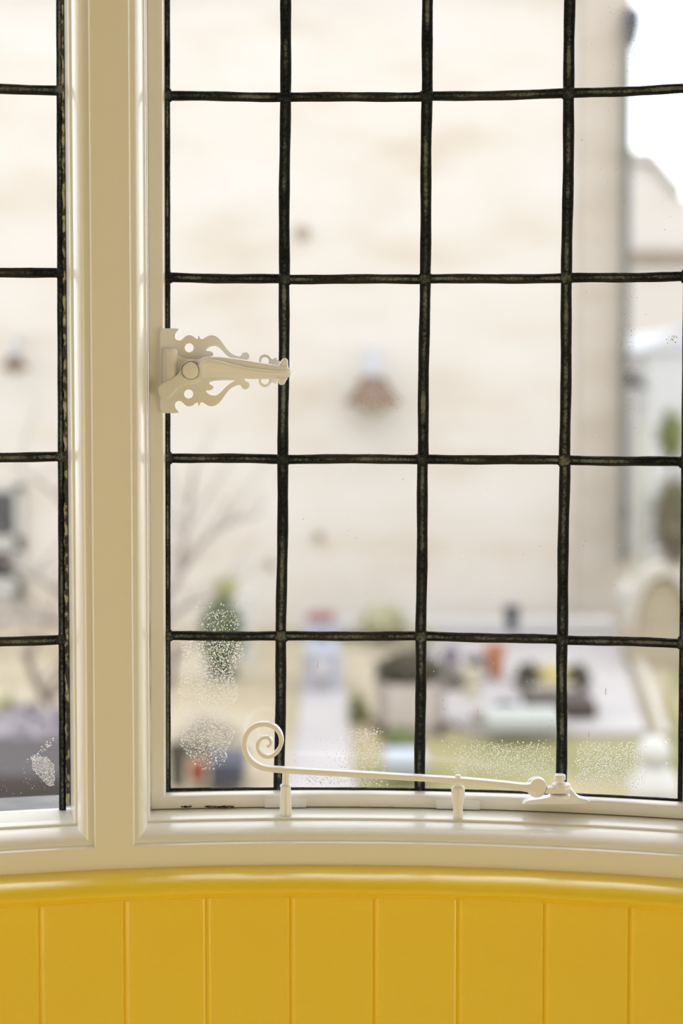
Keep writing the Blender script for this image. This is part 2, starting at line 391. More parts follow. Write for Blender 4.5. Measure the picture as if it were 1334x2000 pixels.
shell('wall_front_right', [((pr_.x, pr_.y, 0), (2.3, pr_.y + .1, CEIL))], WALL, 'plaster wall right of the bow')

# ------------------------------------------------------------------ casement fastener
def cp(x, y): return 280 + x / 3.924, 600 + y / 3.924
a0, z_0 = hit(*cp(362, 487), 1.0165)
HP = Plane(P(a0, z_0, 1.0165), Vector((-math.sin(a0), -math.cos(a0), 0)))
def hl(pts, n=0.0): return [HP.hit(*cp(x, y), n) for x, y in pts]
fas = empty('casement_fastener', HP.P0); props(fas, 'ornate white casement fastener with fretted back plate and lever', 'window handle')
up = [(128, 487), (128, 320), (130, 163), (200, 161), (268, 163), (274, 170), (264, 180), (252, 195), (244, 212), (243, 230), (250, 246), (268, 256), (287, 254), (303, 242), (318, 226), (336, 215), (356, 213), (376, 218), (392, 231), (406, 242), (417, 243), (420, 230), (422, 219), (431, 218), (434, 232), (440, 243), (452, 246), (466, 238), (488, 222), (518, 213), (548, 218), (576, 235), (600, 262), (628, 302), (658, 342), (695, 367), (728, 378), (748, 375), (752, 360), (764, 348), (784, 344), (803, 352), (815, 370), (814, 390), (800, 404), (782, 410), (776, 425), (800, 446), (840, 452), (878, 448), (892, 440), (884, 420), (884, 395), (896, 374), (918, 361), (942, 361), (964, 374), (978, 394), (990, 400), (1004, 390), (1022, 382), (1021, 398), (1030, 408), (1048, 412), (1058, 430), (1066, 455), (1078, 487)]
out = up + [(x, 974 - y) for x, y in up[::-1][1:-1]]
tri = [(478, 335), (488, 320), (508, 305), (534, 297), (562, 299), (590, 318), (618, 350), (650, 380), (684, 400), (712, 412), (640, 414), (560, 412), (520, 404), (505, 395), (512, 380), (530, 374), (541, 364), (532, 345), (512, 335)]
circ = lambda cx, cy, rx, ry, n=26: [(cx + rx * math.cos(2 * math.pi * k / n), cy + ry * math.sin(2 * math.pi * k / n)) for k in range(n)]
flip = lambda q: [(x, 974 - y) for x, y in q]
holes = [chaikin(tri, 2), flip(chaikin(tri, 2)), circ(352, 311, 34, 34), circ(348, 665, 34, 34), circ(932, 414, 29, 30), flip(circ(932, 414, 29, 30))]
outl = [hl(chaikin(out, 1), 0.002)] + [hl(q, 0.002) for q in holes]
shape_on(HP, outl, 0.0, 0.0026, 0.0005, 'back_plate', IRON, fas)
hs = [(150, 322), (182, 314), (238, 314), (246, 340), (268, 370), (300, 388), (345, 396), (420, 402), (455, 440), (462, 487)]
hs = hs + [(x, 974 - y) for x, y in hs[::-1][1:]]
shape_on(HP, [hl(chaikin(hs, 1), .006)], 0.0015, 0.0072, 0.0014, 'pivot_housing', IRON, fas)
bm = bmesh.new(); t0, zz0 = HP.hit(*cp(212, 487), .008); tt, z1_ = HP.hit(*cp(212, 322), .008); tt, z2_ = HP.hit(*cp(212, 640), .008)
M = Matrix.Translation(HP.w(t0, 0, 0.0055)); lathe(bm, [(0, z2_), (.0045, z2_), (.0052, z2_ + .0008), (.0052, z1_ - .0008), (.0045, z1_), (0, z1_)], M, 20)
obj('hinge_barrel', bm, IRON, fas)
lev = [(300, 440), (278, 495), (250, 527), (205, 553), (150, 577), (116, 605), (107, 640), (122, 674), (150, 700), (178, 708), (203, 696), (226, 668), (246, 640), (272, 615), (305, 600), (345, 596), (400, 588), (430, 560), (470, 545), (515, 535), (540, 512), (575, 500), (600, 470), (560, 415), (460, 392), (410, 404), (370, 395), (325, 405)]
lm = shape_on(HP, [hl(chaikin(lev, 2), .012)], 0.0074, 0.0122, 0.0013, 'lever', IRON, fas)
props(lm, 'pivoting lever with short rounded tail')
# tapering arm of the lever, with a groove above a rounded ridge
stn = [(405, 425, 515, .30, .35), (425, 402, 545, .25, .6), (460, 386, 550, .16, 1.0), (520, 379, 536, .16, 1.05), (600, 381, 534, .26, 1.1), (700, 393, 540, .38, 1.1), (800, 409, 547, .45, 1.05), (900, 427, 549, .47, 1.0), (1000, 444, 547, .46, .9), (1060, 454, 544, .44, .8), (1100, 463, 538, .42, .7), (1124, 472, 530, .4, .55), (1136, 483, 500, .5, .35), (1150, 489, 493, .5, .15)]
rows = []
for x, y0, y1, rf, sc_ in stn:
    sec = [(0, .30), (.02, .62), (rf * .35, .68), (rf * .75, .70), (rf, 1.0), (rf + (1 - rf) * .25, 1.02), (rf + (1 - rf) * .55, .92), (rf + (1 - rf) * .8, .70), (.97, .45), (1, .25), (.97, .02), (.03, .02)]
    rows.append([HP.w(*HP.hit(*cp(x, y0 + (y1 - y0) * v), .018), 0.0078 + 0.0125 * sc_ * nn + 0.000010 * (x - 395)) for v, nn in sec])
bm = bmesh.new(); V = grid(bm, rows, close=True); bm.faces.new(V[0]); bm.faces.new(V[-1])
bmesh.ops.recalc_face_normals(bm, faces=bm.faces)
bmesh.ops.subdivide_edges(bm, edges=bm.edges, cuts=1, smooth=0.6, use_grid_fill=True)
arm = obj('lever_arm', bm, IRON, lm)
for q in ([(1030, 470), (1040, 440), (1052, 415), (1066, 396), (1085, 389), (1102, 396), (1109, 415), (1108, 440), (1116, 474)], [(1024, 536), (1036, 560), (1040, 590), (1052, 597), (1076, 596), (1086, 580), (1096, 562), (1112, 534)]):
    shape_on(HP, [hl(chaikin(q, 2), .016)], 0.0105, 0.0185, 0.0018, 'curl', IRON, lm)
bm = bmesh.new(); tb, zb_ = HP.hit(*cp(362, 485), .014)
M = Matrix.Translation(HP.w(tb, zb_, 0)) @ Matrix((( HP.T.x, 0, HP.N.x, 0), (HP.T.y, 0, HP.N.y, 0), (0, 1, 0, 0), (0, 0, 0, 1)))
lathe(bm, [(0.0062, 0.003), (0.0062, 0.0166), (0.0059, 0.0174), (0.0050, 0.0180), (0.003, 0.0184), (0, 0.0185)], M, 36)
obj('pivot_rivet', bm, IRON, fas)
bm = bmesh.new(); lathe(bm, [(0.0062, 0.0118), (0.0072, 0.0124), (0.0073, 0.0119), (0.0073, 0.010), (0.0062, 0.010)], M, 36)  # dark ring: shade of the gap around the rivet put into its colour
obj('rivet_shade_ring', bm, mat('painted_gap_shade', (0.10, 0.09, 0.07), 0.6), fas)

# ------------------------------------------------------------------ casement stay
pA = P(*hit(515, 1450, 1.0010), 1.0010); pB = P(*hit(1095, 1535, 1.0030), 1.0030)
d = pB - pA; d.z = 0; N = Vector((d.y, -d.x, 0)).normalized(); 
if N.y > 0: N = -N
SP = Plane(pA, N)
stay = empty('casement_stay', SP.w(*SP.hit(1095, 1560), 0)); props(stay, 'long white casement stay with spiral scroll end resting on two pins', 'window stay')
c2 = lambda x, y: (440 + x / 2.9, 1380 + y / 2.9)
sp = [(236, 228), (250, 222), (257, 205), (250, 187), (232, 178), (210, 181), (190, 197), (181, 222), (186, 250), (203, 273), (232, 287), (262, 283), (288, 264), (308, 234), (316, 200), (309, 160), (285, 126), (250, 107), (208, 102), (168, 112), (133, 140), (112, 178), (105, 220), (113, 262), (133, 300), (165, 330), (205, 349), (250, 358)]
path = [c2(x, y) for x, y in sp] + [(545, 1505), (600, 1508.3), (700, 1514), (800, 1520), (900, 1526), (980, 1533.5), (1016, 1538.5), (1034, 1540), (1044, 1538)]
wds = [0.0022 + 0.0018 * min(1, k / 22) for k in range(len(sp))] + [0.0044] * 5 + [0.0047, 0.0053, 0.0066, 0.0095]
def sweep_bar(pl, path, wds, n0, n1, bev=0.0006):
    q = [pl.hit(x, y, n1) for x, y in path]
    # smooth resample
    qq, ww = [], []
    for i in range(len(q) - 1):
        p0, p1, p2, p3 = q[max(i - 1, 0)], q[i], q[i + 1], q[min(i + 2, len(q) - 1)]
        for s in range(6):
            t = s / 6; f = lambda k: 0.5 * ((2 * p1[k]) + (-p0[k] + p2[k]) * t + (2 * p0[k] - 5 * p1[k] + 4 * p2[k] - p3[k]) * t * t + (-p0[k] + 3 * p1[k] - 3 * p2[k] + p3[k]) * t ** 3)
            qq.append((f(0), f(1))); ww.append(wds[i] * (1 - t) + wds[i + 1] * t)
    qq.append(q[-1]); ww.append(wds[-1]); rows = []
    for i, (x, z) in enumerate(qq):
        x0, za = qq[max(i - 1, 0)]; x1, zc = qq[min(i + 1, len(qq) - 1)]; L = math.hypot(x1 - x0, zc - za) or 1
        tx, tz = (x1 - x0) / L, (zc - za) / L; hw = ww[i] / 2
        sec = [(hw, n0 + bev), (hw, n1 - bev), (hw - bev * .3, n1 - bev * .3), (hw - bev, n1), (-hw + bev, n1), (-hw + bev * .3, n1 - bev * .3), (-hw, n1 - bev), (-hw, n0 + bev), (-hw + bev, n0), (hw - bev, n0)]
        rows.append([pl.w(x - tz * s, z + tx * s, n) for s, n in sec])
    bm = bmesh.new(); V = grid(bm, rows, close=True); bm.faces.new(V[0]); bm.faces.new(V[-1]); return bm
arm = obj('stay_arm', sweep_bar(SP, path, wds, -0.0035, 0.0035), IRON, stay); props(arm, 'flat bar rolled into a spiral scroll')
def circ_px(cx, cy, r_, n0): 
    t_, z_ = SP.hit(cx, cy, n0); mm = r_ * 1.17 / F_PX
    return [(t_ + mm * math.cos(2 * math.pi * k / 36), z_ + mm * math.sin(2 * math.pi * k / 36)) for k in range(36)]
shape_on(SP, [circ_px(1051.5, 1536.5, 15.6, .004)], -0.004, 0.0040, 0.0009, 'knuckle', IRON, stay)
shape_on(SP, [circ_px(1049, 1541, 20, 0)], -0.0090, -0.0035, 0.0008, 'knuckle_cheek', IRON, stay)
def px_poly(pts, n0): return [SP.hit(x, y, n0) for x, y in pts]
shape_on(SP, [px_poly([(1066, 1545), (1070, 1539), (1112, 1540), (1113, 1549), (1111, 1551), (1066, 1551)], .004)], -0.0045, 0.004, 0.0007, 'link', IRON, stay)
tB, zB = SP.hit(1094, 1540, 0.0)
def vcyl(name, x_px, segs, parent, nn=0.0, n=28):   # vertical turned piece, segs = [(radius mm, pixel row)]
    t_, _ = SP.hit(x_px, segs[0][1], nn); prf = []
    for r_, y_ in segs: prf.append((r_ / 1000, SP.hit(x_px, y_, nn)[1]))
    bm = bmesh.new(); lathe(bm, prf, Matrix.Translation(SP.P0 + SP.T * t_ + SP.N * nn), n)
    return obj(name, bm, IRON, parent)
vcyl('pivot_collar', 1096, [(0, 1541), (6.6, 1541), (7.2, 1539.5), (7.3, 1533), (6.8, 1530.5), (5.5, 1529.5), (0, 1529.5)], stay, 0)
vcyl('pivot_collar', 1094, [(0, 1560), (6.2, 1560), (7.6, 1557), (7.8, 1551.5), (7.2, 1550.5), (0, 1550.5)], stay, 0)
vcyl('bolt_head', 1093.5, [(2.9, 1531), (2.9, 1524.5), (4.0, 1523.5), (4.5, 1521.5), (4.5, 1514.5), (4.0, 1512.8), (3.0, 1512.2), (0, 1512)], stay, 0)
bk = [(1020, 1568), (1030, 1561), (1048, 1560), (1075, 1555), (1084, 1546), (1112, 1537), (1119, 1543), (1124, 1551), (1132, 1557.5), (1150, 1560), (1152, 1570), (1022, 1570)]
shape_on(SP, [px_poly(chaikin(bk, 2), -.01)], -0.0165, -0.0065, 0.0012, 'bracket', IRON, stay)

def pin(name, x, lowr, segs, y_plate, px0, px1, label):
    t_, zc = SP.hit(x, 1577, 0.0); root = empty(name, SP.w(t_, zb - SP.P0.z + 0.0, 0.0) if False else SP.P0 + SP.T * t_ + Vector((0, 0, zb - SP.P0.z)))
    props(root, label, 'pin', 'stay pins along the casement bottom')
    prf = [(lowr + .4, None)] + segs
    bm = bmesh.new(); p = []
    for r_, y_ in prf: p.append((r_ / 1000, (zb - SP.P0.z) if y_ is None else SP.hit(x, y_, 0.0)[1]))
    lathe(bm, p, Matrix.Translation(SP.P0 + SP.T * t_), 24); obj('peg', bm, IRON, root)
    bm = bmesh.new(); aa, _ = hit(px0, 1564, 1.016); ab, _ = hit(px1, 1564, 1.016); zA = zb + 0.0008; zC = zb + 0.0085
    rows = []
    for k in range(9):
        f = aa + (ab - aa) * k / 8
        rows.append([P(f, zA, 1.0182), P(f, zA, 1.0166), P(f, zA + .0006, 1.0162), P(f, zC - .0006, 1.0162), P(f, zC, 1.0166), P(f, zC, 1.0182)])
    V = grid(bm, rows, close=True); bm.faces.new(V[0]); bm.faces.new(V[-1]); obj('fixing_plate', bm, IRON, root)
    bm = bmesh.new(); am, _ = hit(x, 1564, 1.016); c0 = P(am, 0, 1.0175)
    q = SP.P0 + SP.T * t_; q.z = 0; c0.z = 0; dd = (c0 - q); sd_ = Vector((dd.y, -dd.x, 0)).normalized() * 0.0036
    vs = [bm.verts.new(v + Vector((0, 0, z))) for z in (zb, zb + .0075) for v in (q - sd_, q + sd_, c0 + sd_, c0 - sd_)]
    for f in ((0, 1, 2, 3), (7, 6, 5, 4), (0, 4, 5, 1), (1, 5, 6, 2), (2, 6, 7, 3), (3, 7, 4, 0)): bm.faces.new([vs[k] for k in f])
    obj('neck', bm, IRON, root); return root
pin('stay_pin', 558, 4.6, [(4.6, 1568), (4.2, 1564), (4.2, 1537), (4.6, 1536), (4.6, 1534), (4.0, 1532), (3.0, 1531), (2.7, 1520), (2.6, 1504), (2.2, 1500), (0, 1500)], 0, 517, 598, 'white stay pin under the scroll, left one of two')
pin('stay_pin', 894.5, 3.8, [(3.8, 1574), (5.3, 1555), (5.4, 1540), (4.8, 1536.5), (3.0, 1535), (2.5, 1530), (2.4, 1518), (2.0, 1513.5), (0, 1512)], 0, 852, 937, 'white stay pin nearer the bolted pivot, with its tip above the bar')

# ------------------------------------------------------------------ condensation, dust and mould
def drops(name, specs, material, label, cat, flat=0.6, Rg=None):
    vs, fs = [], []; n = 7; Rg = Rg or RG - 0.0010
    for px, py, r_ in specs:
        a, z = hit(px, py, Rg); m_ = r_ * 1.19 / F_PX; b0 = len(vs); sq = random.uniform(.85, 1.25)
        for rad, hh in ((1, 0), (.86, .55), (.5, .9)):
            for k in range(n):
                t_ = 2 * math.pi * k / n; vs.append(P(a + m_ * rad * math.cos(t_) * K, z + m_ * rad * sq * math.sin(t_), Rg - hh * m_ * flat * 1.6))
        vs.append(P(a, z, Rg - m_ * flat * 1.6)); c = len(vs) - 1
        for q in (0, 1):
            for k in range(n): fs.append((b0 + q * n + k, b0 + q * n + (k + 1) % n, b0 + (q + 1) * n + (k + 1) % n, b0 + (q + 1) * n + k))
        for k in range(n): fs.append((b0 + 2 * n + k, b0 + 2 * n + (k + 1) % n, c))
        fs.append(tuple(b0 + k for k in range(n))[::-1])
    me = bpy.data.meshes.new(name); me.from_pydata(vs, [], fs); me.update()
    o = link(name, me, material); return props(o, label, cat, kind='stuff')
def scatter(n, f, rmin, rmax, box_):
    out, tries = [], 0; cell = {}
    while len(out) < n and tries < n * 60:
        tries += 1; x = random.uniform(box_[0], box_[2]); y = random.uniform(box_[1], box_[3])
        if random.random() > f(x, y): continue
        r_ = rmin + (rmax - rmin) * random.random() ** 2.2
        k = (int(x / 5), int(y / 5)); bad = False
        for i in (-1, 0, 1):
            for j in (-1, 0, 1):
                for (u, v, q) in cell.get((k[0] + i, k[1] + j), ()):
                    if math.hypot(u - x, v - y) < (q + r_) * 0.95: bad = True
        if bad: continue
        cell.setdefault(k, []).append((x, y, r_)); out.append((x, y, r_))
    return out
def gs(cx, cy, sx, sy): return lambda x, y: math.exp(-((x - cx) / sx) ** 4 - ((y - cy) / sy) ** 4)
def mixf(*fs): return lambda x, y: min(1, sum(f(x, y) for f in fs))
fA = lambda x, y: (1 if x > 352 + 4 * math.sin(y * .05) else 0) * (1 if x < 470 - 20 * math.sin((y - 1250) * .008) ** 2 + 8 * math.sin(y * .08) else 0.0) * (1 if y < 1494 + 12 * math.sin(x * .05) - max(0, 380 - x) else 0)
SA = scatter(2300, lambda x, y: fA(x, y) * min(1, max(.12, (1500 - y) / 60)) * (1 - .6 * gs(425, 1350, 22, 16)(x, y)), 0.75, 2.1, (345, 1252, 476, 1512))
SA += scatter(200, lambda x, y: .8 if (x - 430) ** 2 / 1500 + (y - 1215) ** 2 / 600 < 1 else .1, 0.6, 1.5, (380, 1175, 468, 1232))
drops('condensation', SA, WATER, 'beads of condensation on the lower left pane of the casement', 'condensation')
SB = scatter(420, gs(706, 1470, 34, 40), 0.8, 2.1, (655, 1410, 755, 1500)) + scatter(330, gs(665, 1520, 75, 16), 0.7, 1.9, (580, 1486, 760, 1536)) + scatter(60, lambda x, y: .5, 0.7, 1.6, (575, 1415, 690, 1500))
drops('condensation', SB, WATER, 'beads of condensation behind the stay bar, second pane from the left', 'condensation')
SC = scatter(950, gs(985, 1483, 90, 30), 0.7, 1.7, (860, 1445, 1085, 1525))
drops('condensation', SC, WATER, 'fine condensation on the pane left of the bolted pivot', 'condensation')
SD = scatter(1150, gs(1192, 1495, 58, 36), 0.75, 2.0, (1125, 1448, 1262, 1540)) + scatter(14, lambda x, y: 1, 1.2, 2.4, (1118, 1480, 1150, 1545)) + [(1303, 1446, 4.2), (1303, 1490, 2.2)]
drops('condensation', SD, WATER, 'oval patch of condensation on the rightmost lower pane', 'condensation')
SE = scatter(330, lambda x, y: 1 if (y > 1478 and abs(x - (58 + (y - 1470) * .42) - 16) < 24 - abs(y - 1500) * .45 and x < 106) else 0, 0.7, 2.0, (48, 1468, 108, 1534)) + scatter(30, lambda x, y: 1 if abs(y - 1485 + (x - 60) * .9) < 8 else 0, 0.9, 2.2, (48, 1440, 104, 1490))
drops('condensation', SE, WATER, 'small condensation patch on the left light beside the mullion', 'condensation')
SP_ = scatter(70, gs(735, 775, 36, 26), 0.5, 1.1, (690, 735, 790, 815)) + scatter(60, gs(1230, 80, 12, 70), .5, 1.1, (1210, 10, 1250, 170)) + scatter(90, lambda x, y: .6, .5, 1.2, (1212, 560, 1244, 810)) \
    + scatter(60, lambda x, y: .6, .5, 1.3, (840, 1250, 1090, 1430)) + scatter(40, lambda x, y: .5, .5, 1.2, (0, 1500, 110, 1578)) + scatter(90, lambda x, y: .5, .4, 1.0, (1130, 10, 1330, 1240)) + scatter(50, lambda x, y: .5, .4, 1.0, (570, 900, 1090, 1240)) + scatter(16, gs(1313, 664, 10, 8), .8, 1.6, (1300, 655, 1325, 672))
for x, y0, y1 in ((621, 1290, 1306), (873, 1438, 1453), (1219.5, 385, 397), (1183, 1345, 1358), (933, 1385, 1398), (1150, 1430, 1440)):
    SP_ += [(x - (y - y0) * .04, y, .8) for y in range(y0, y1, 1)]
drops('dust_specks', SP_, DUST, 'tiny pale dust specks scattered over the window glass', 'dust', flat=.25)
gr = [(x, 1575.5 + random.uniform(-1, 1), random.uniform(.5, 1.6)) for x in [random.uniform(354, 374) for _ in range(40)] + [random.uniform(400, 456) for _ in range(110)]] + [(x, 1575, random.uniform(.4, .8)) for x in (700, 722, 760, 764, 768)]
drops('mould_spots', gr, GRIME, 'black mould spots in the joint below the casement, left end', 'mould', Rg=1.0178)

# ------------------------------------------------------------------ outside: ground and cottage
DIM = 0.58                            # all outdoor colours darkened to offset the strong sky light
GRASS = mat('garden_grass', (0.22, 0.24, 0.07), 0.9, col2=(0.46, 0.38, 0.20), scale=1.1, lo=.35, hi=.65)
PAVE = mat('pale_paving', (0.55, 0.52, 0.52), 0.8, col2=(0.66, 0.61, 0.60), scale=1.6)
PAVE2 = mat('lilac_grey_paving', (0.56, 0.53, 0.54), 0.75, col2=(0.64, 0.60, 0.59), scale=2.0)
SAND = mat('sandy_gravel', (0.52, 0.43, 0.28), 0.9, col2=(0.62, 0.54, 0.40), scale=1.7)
def slab(name, pts, top, thick, material, label=None, kind='structure', cat=None, parent=None):
    bm = bmesh.new(); A = [bm.verts.new((x, y, top)) for x, y in pts]; B = [bm.verts.new((x, y, top - thick)) for x, y in pts]
    bm.faces.new(A); bm.faces.new(B[::-1])
    for i in range(len(A)): j = (i + 1) % len(A); bm.faces.new((A[i], B[i], B[j], A[j]))
    return props(obj(name, bm, material, parent, smooth=False), label, cat, kind=kind)
def gp(*q): return [tuple(gnd(x, y).xy) for x, y in q]
slab('garden_ground', [(-14, 1.6), (14, 1.6), (14, 40), (-14, 40)], GZ, .2, SAND, 'sandy garden ground outside the window')
slab('grass_strip', gp((690, 1445), (1400, 1445), (1400, 1600), (690, 1600)), GZ + .012, .03, GRASS, 'grass strip in front of the terrace')
slab('terrace_paving', gp((835, 1246), (1205, 1246), (1262, 1440), (950, 1440), (800, 1400)), GZ + .03, .06, PAVE2, 'pale grey terrace paving before the cottage wall')
slab('garden_path', gp((600, 1262), (665, 1262), (700, 1600), (560, 1600)), GZ + .02, .04, PAVE2, 'lilac grey garden path leading to the cottage')
slab('curved_kerb', gp((1203, 1245), (1224, 1245), (1268, 1330), (1308, 1450), (1290, 1452), (1250, 1335)), GZ + .05, .06, mat('pale_kerb', (0.68, 0.62, 0.54), .8), 'pale stone edging right of the terrace')
slab('grass_verge', gp((1330, 1250), (1420, 1250), (1420, 1500), (1320, 1500), (1300, 1380)), GZ + .02, .04, GRASS, 'olive grass beyond the pale edging')

def stone(name, cols, sc_=3.0, mortar=(0.80, 0.76, 0.68)):
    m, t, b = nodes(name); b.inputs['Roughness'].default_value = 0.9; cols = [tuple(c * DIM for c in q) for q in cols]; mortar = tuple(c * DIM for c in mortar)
    g = t.nodes.new('ShaderNodeTexCoord'); mp = t.nodes.new('ShaderNodeMapping'); mp.inputs['Rotation'].default_value = (math.radians(90), 0, 0)
    br_ = t.nodes.new('ShaderNodeTexBrick'); br_.inputs['Color1'].default_value = (*cols[0], 1); br_.inputs['Color2'].default_value = (*cols[1], 1)
    br_.inputs['Mortar'].default_value = (*mortar, 1); br_.inputs['Scale'].default_value = 1.0; br_.inputs['Brick Width'].default_value = .42; br_.inputs['Row Height'].default_value = .19
    br_.inputs['Mortar Size'].default_value = .012; br_.inputs['Bias'].default_value = -0.2
    n = t.nodes.new('ShaderNodeTexNoise'); n.inputs['Scale'].default_value = sc_; n.inputs['Detail'].default_value = 4
    mp2 = t.nodes.new('ShaderNodeMapping'); mp2.inputs['Scale'].default_value = (0.6, 0.6, 1.7)
    r = t.nodes.new('ShaderNodeValToRGB'); e = r.color_ramp.elements
    e[0].position = .30; e[0].color = (*cols[2], 1); e[1].position = .70; e[1].color = (*cols[0], 1); k = e.new(.48); k.color = (*cols[1], 1)
    mx = t.nodes.new('ShaderNodeMix'); mx.data_type = 'RGBA'; mx.inputs['Factor'].default_value = .65
    t.links.new(g.outputs['Object'], mp.inputs['Vector']); t.links.new(mp.outputs[0], br_.inputs['Vector'])
    t.links.new(g.outputs['Object'], mp2.inputs['Vector']); t.links.new(mp2.outputs[0], n.inputs['Vector']); t.links.new(n.outputs['Fac'], r.inputs['Fac'])
    t.links.new(br_.outputs['Color'], mx.inputs['A']); t.links.new(r.outputs['Color'], mx.inputs['B']); t.links.new(mx.outputs['Result'], b.inputs['Base Color'])
    return m
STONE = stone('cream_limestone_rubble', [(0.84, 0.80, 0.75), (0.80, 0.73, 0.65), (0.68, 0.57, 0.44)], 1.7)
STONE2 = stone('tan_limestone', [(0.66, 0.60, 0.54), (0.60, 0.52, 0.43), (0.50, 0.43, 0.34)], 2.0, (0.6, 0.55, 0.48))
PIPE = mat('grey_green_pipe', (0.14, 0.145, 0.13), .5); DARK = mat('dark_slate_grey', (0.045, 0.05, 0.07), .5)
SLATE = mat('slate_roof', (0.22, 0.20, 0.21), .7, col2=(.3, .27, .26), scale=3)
WD = 10.0
xr = at(1222, 700, WD).x; ze = at(1222, -60, WD).z
cot = empty('stone_cottage', (-1, WD, GZ)); props(cot, 'long cream stone cottage wall filling the view behind the window', 'building')
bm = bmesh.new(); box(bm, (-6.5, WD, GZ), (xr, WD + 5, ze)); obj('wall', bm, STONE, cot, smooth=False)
bm = bmesh.new(); x0 = at(1126, 700, WD).x; box(bm, (x0, WD - .06, GZ), (xr + .01, WD + .3, ze - .05)); obj('corner_strip', bm, STONE2, cot, smooth=False)  # tan strip at the right end of the wall, slightly proud of it
bm = bmesh.new(); vs = [bm.verts.new(v) for v in ((-6.7, WD - .12, ze), (xr + .02, WD - .12, ze), (xr + .02, WD + 2.5, ze + 2.2), (-6.7, WD + 2.5, ze + 2.2), (xr + .02, WD + 5.1, ze), (-6.7, WD + 5.1, ze))]
for f in ((0, 1, 2, 3), (3, 2, 4, 5), (0, 3, 5), (1, 4, 2), (0, 5, 4, 1)): bm.faces.new([vs[k] for k in f])
obj('roof', bm, SLATE, cot, smooth=False)
def at2(px, py, D): p = at(px, py, D); return p
pp = at(1224, 100, WD - .1); bm = bmesh.new(); zt_ = at(1224, 60, WD - .1).z; zl_ = at(1224, 1098, WD - .1).z
xpipe = pp.x
tube(bm, [(xpipe, WD - .14, zl_), (xpipe, WD - .14, zt_)], .030, 12)
for y_ in (300, 700, 1000): zq = at(1224, y_, WD - .1).z; tube(bm, [(xpipe, WD - .14, zq - .03), (xpipe, WD - .14, zq + .03)], .040, 12)
obj('drainpipe', bm, PIPE, cot)
zg = at(1232, 55, WD - .1).z; bm = bmesh.new(); M = Matrix.Translation((at(1233, 55, WD - .1).x, WD - .14, 0))
lathe(bm, [(0, zg - .14), (.03, zg - .13), (.05, zg - .04), (.065, zg + .02), (.06, zg + .09), (.03, zg + .13), (0, zg + .13)], M, 14); obj('rainwater_hopper', bm, DARK, cot)
bm = bmesh.new(); q = [at(x, y, WD - .15) for x, y in ((1226, 735), (1236, 742), (1250, 748), (1264, 758))]; tube(bm, q, [.05, .045, .03, .015], 10); obj('wall_bracket', bm, DARK, cot)
def cwindow(x0p, x1p, y0p, y1p, bars):
    A, B = at(x0p, y1p, WD), at(x1p, y0p, WD); bm = bmesh.new(); fw = .05
    for lo, hi in (((A.x, A.z), (A.x + fw, B.z)), ((B.x - fw, A.z), (B.x, B.z)), ((A.x, A.z), (B.x, A.z + fw)), ((A.x, B.z - fw), (B.x, B.z))):
        box(bm, (lo[0], WD - .05, lo[1]), (hi[0], WD + .02, hi[1]))
    for k in bars: zc = A.z + (B.z - A.z) * k; box(bm, (A.x, WD - .05, zc - .05), (B.x, WD + .02, zc + .05))
    f = obj('window', bm, mat('pale_window_paint', (.62, .62, .58), .6), cot, smooth=False)
    bm = bmesh.new(); box(bm, (A.x + .02, WD - .015, A.z + .02), (B.x - .02, WD - .003, B.z - .02)); obj('pane', bm, mat('dark_reflecting_pane', (.035, .04, .05), .15), f, smooth=False)
cwindow(-100, 46, 945, 1175, (.14, .5))
# little round vent marks on the wall, seen as faint brown spots
for x, y, r_ in ((622, 1048, .035), (528, 1103, .03), (590, 455, .05)):
    p = at(x, y, WD); bm = bmesh.new(); lathe(bm, [(0, -.03), (r_, -.03), (r_, .01), (0, .01)], Matrix.Translation((p.x, WD - .01, p.z)) @ Matrix.Rotation(math.radians(90), 4, 'X'), 16)
    obj('wall_anchor', bm, mat('weathered_brown', (.42, .33, .25), .8), cot)

# lanterns
COP = mat('aged_copper', (0.25, 0.14, 0.085), .45, .2, col2=(0.22, 0.15, 0.11), scale=9)
def lantern(px, py, s, label, cop):
    p = at(px, py, WD - .22); root = empty('wall_lantern', (p.x, WD, p.z)); props(root, label, 'lantern', 'copper lanterns on the cottage wall')
    M = Matrix.Translation(Vector((p.x, WD - .22, p.z))) @ Matrix.Scale(s, 4)
    bm = bmesh.new(); lathe(bm, [(0.165, -.055), (.175, -.05), (.16, -.02), (.115, .02), (.095, .07), (.075, .105), (.03, .125), (0, .125)], M, 28); sh = obj('shade', bm, cop, root)
    bm = bmesh.new(); lathe(bm, [(0, -.12), (.05, -.115), (.10, -.09), (.125, -.055), (0, -.055)], M, 24); obj('glass_bowl', bm, mat('frosted_bowl', (.70, .64, .48), .4), root)
    bm = bmesh.new(); lathe(bm, [(0, .12), (.055, .12), (.05, .2), (.042, .27), (0, .28)], M, 18); obj('gallery', bm, mat('pale_zinc', (.62, .64, .70), .5), root)
    bm = bmesh.new(); c = Vector((p.x, WD - .22, p.z + .26 * s)); tube(bm, [c, c + Vector((0, .06, .03)), c + Vector((0, .22, .02))], .012, 8); obj('arm', bm, MATS['pale_zinc'], root)
lantern(728, 772, 1.08, 'copper bell shaped wall lantern seen through the middle of the casement', COP)
lantern(28, 712, .55, 'small brown wall lantern seen through the left light', mat('dark_copper', (.16, .10, .08), .5))

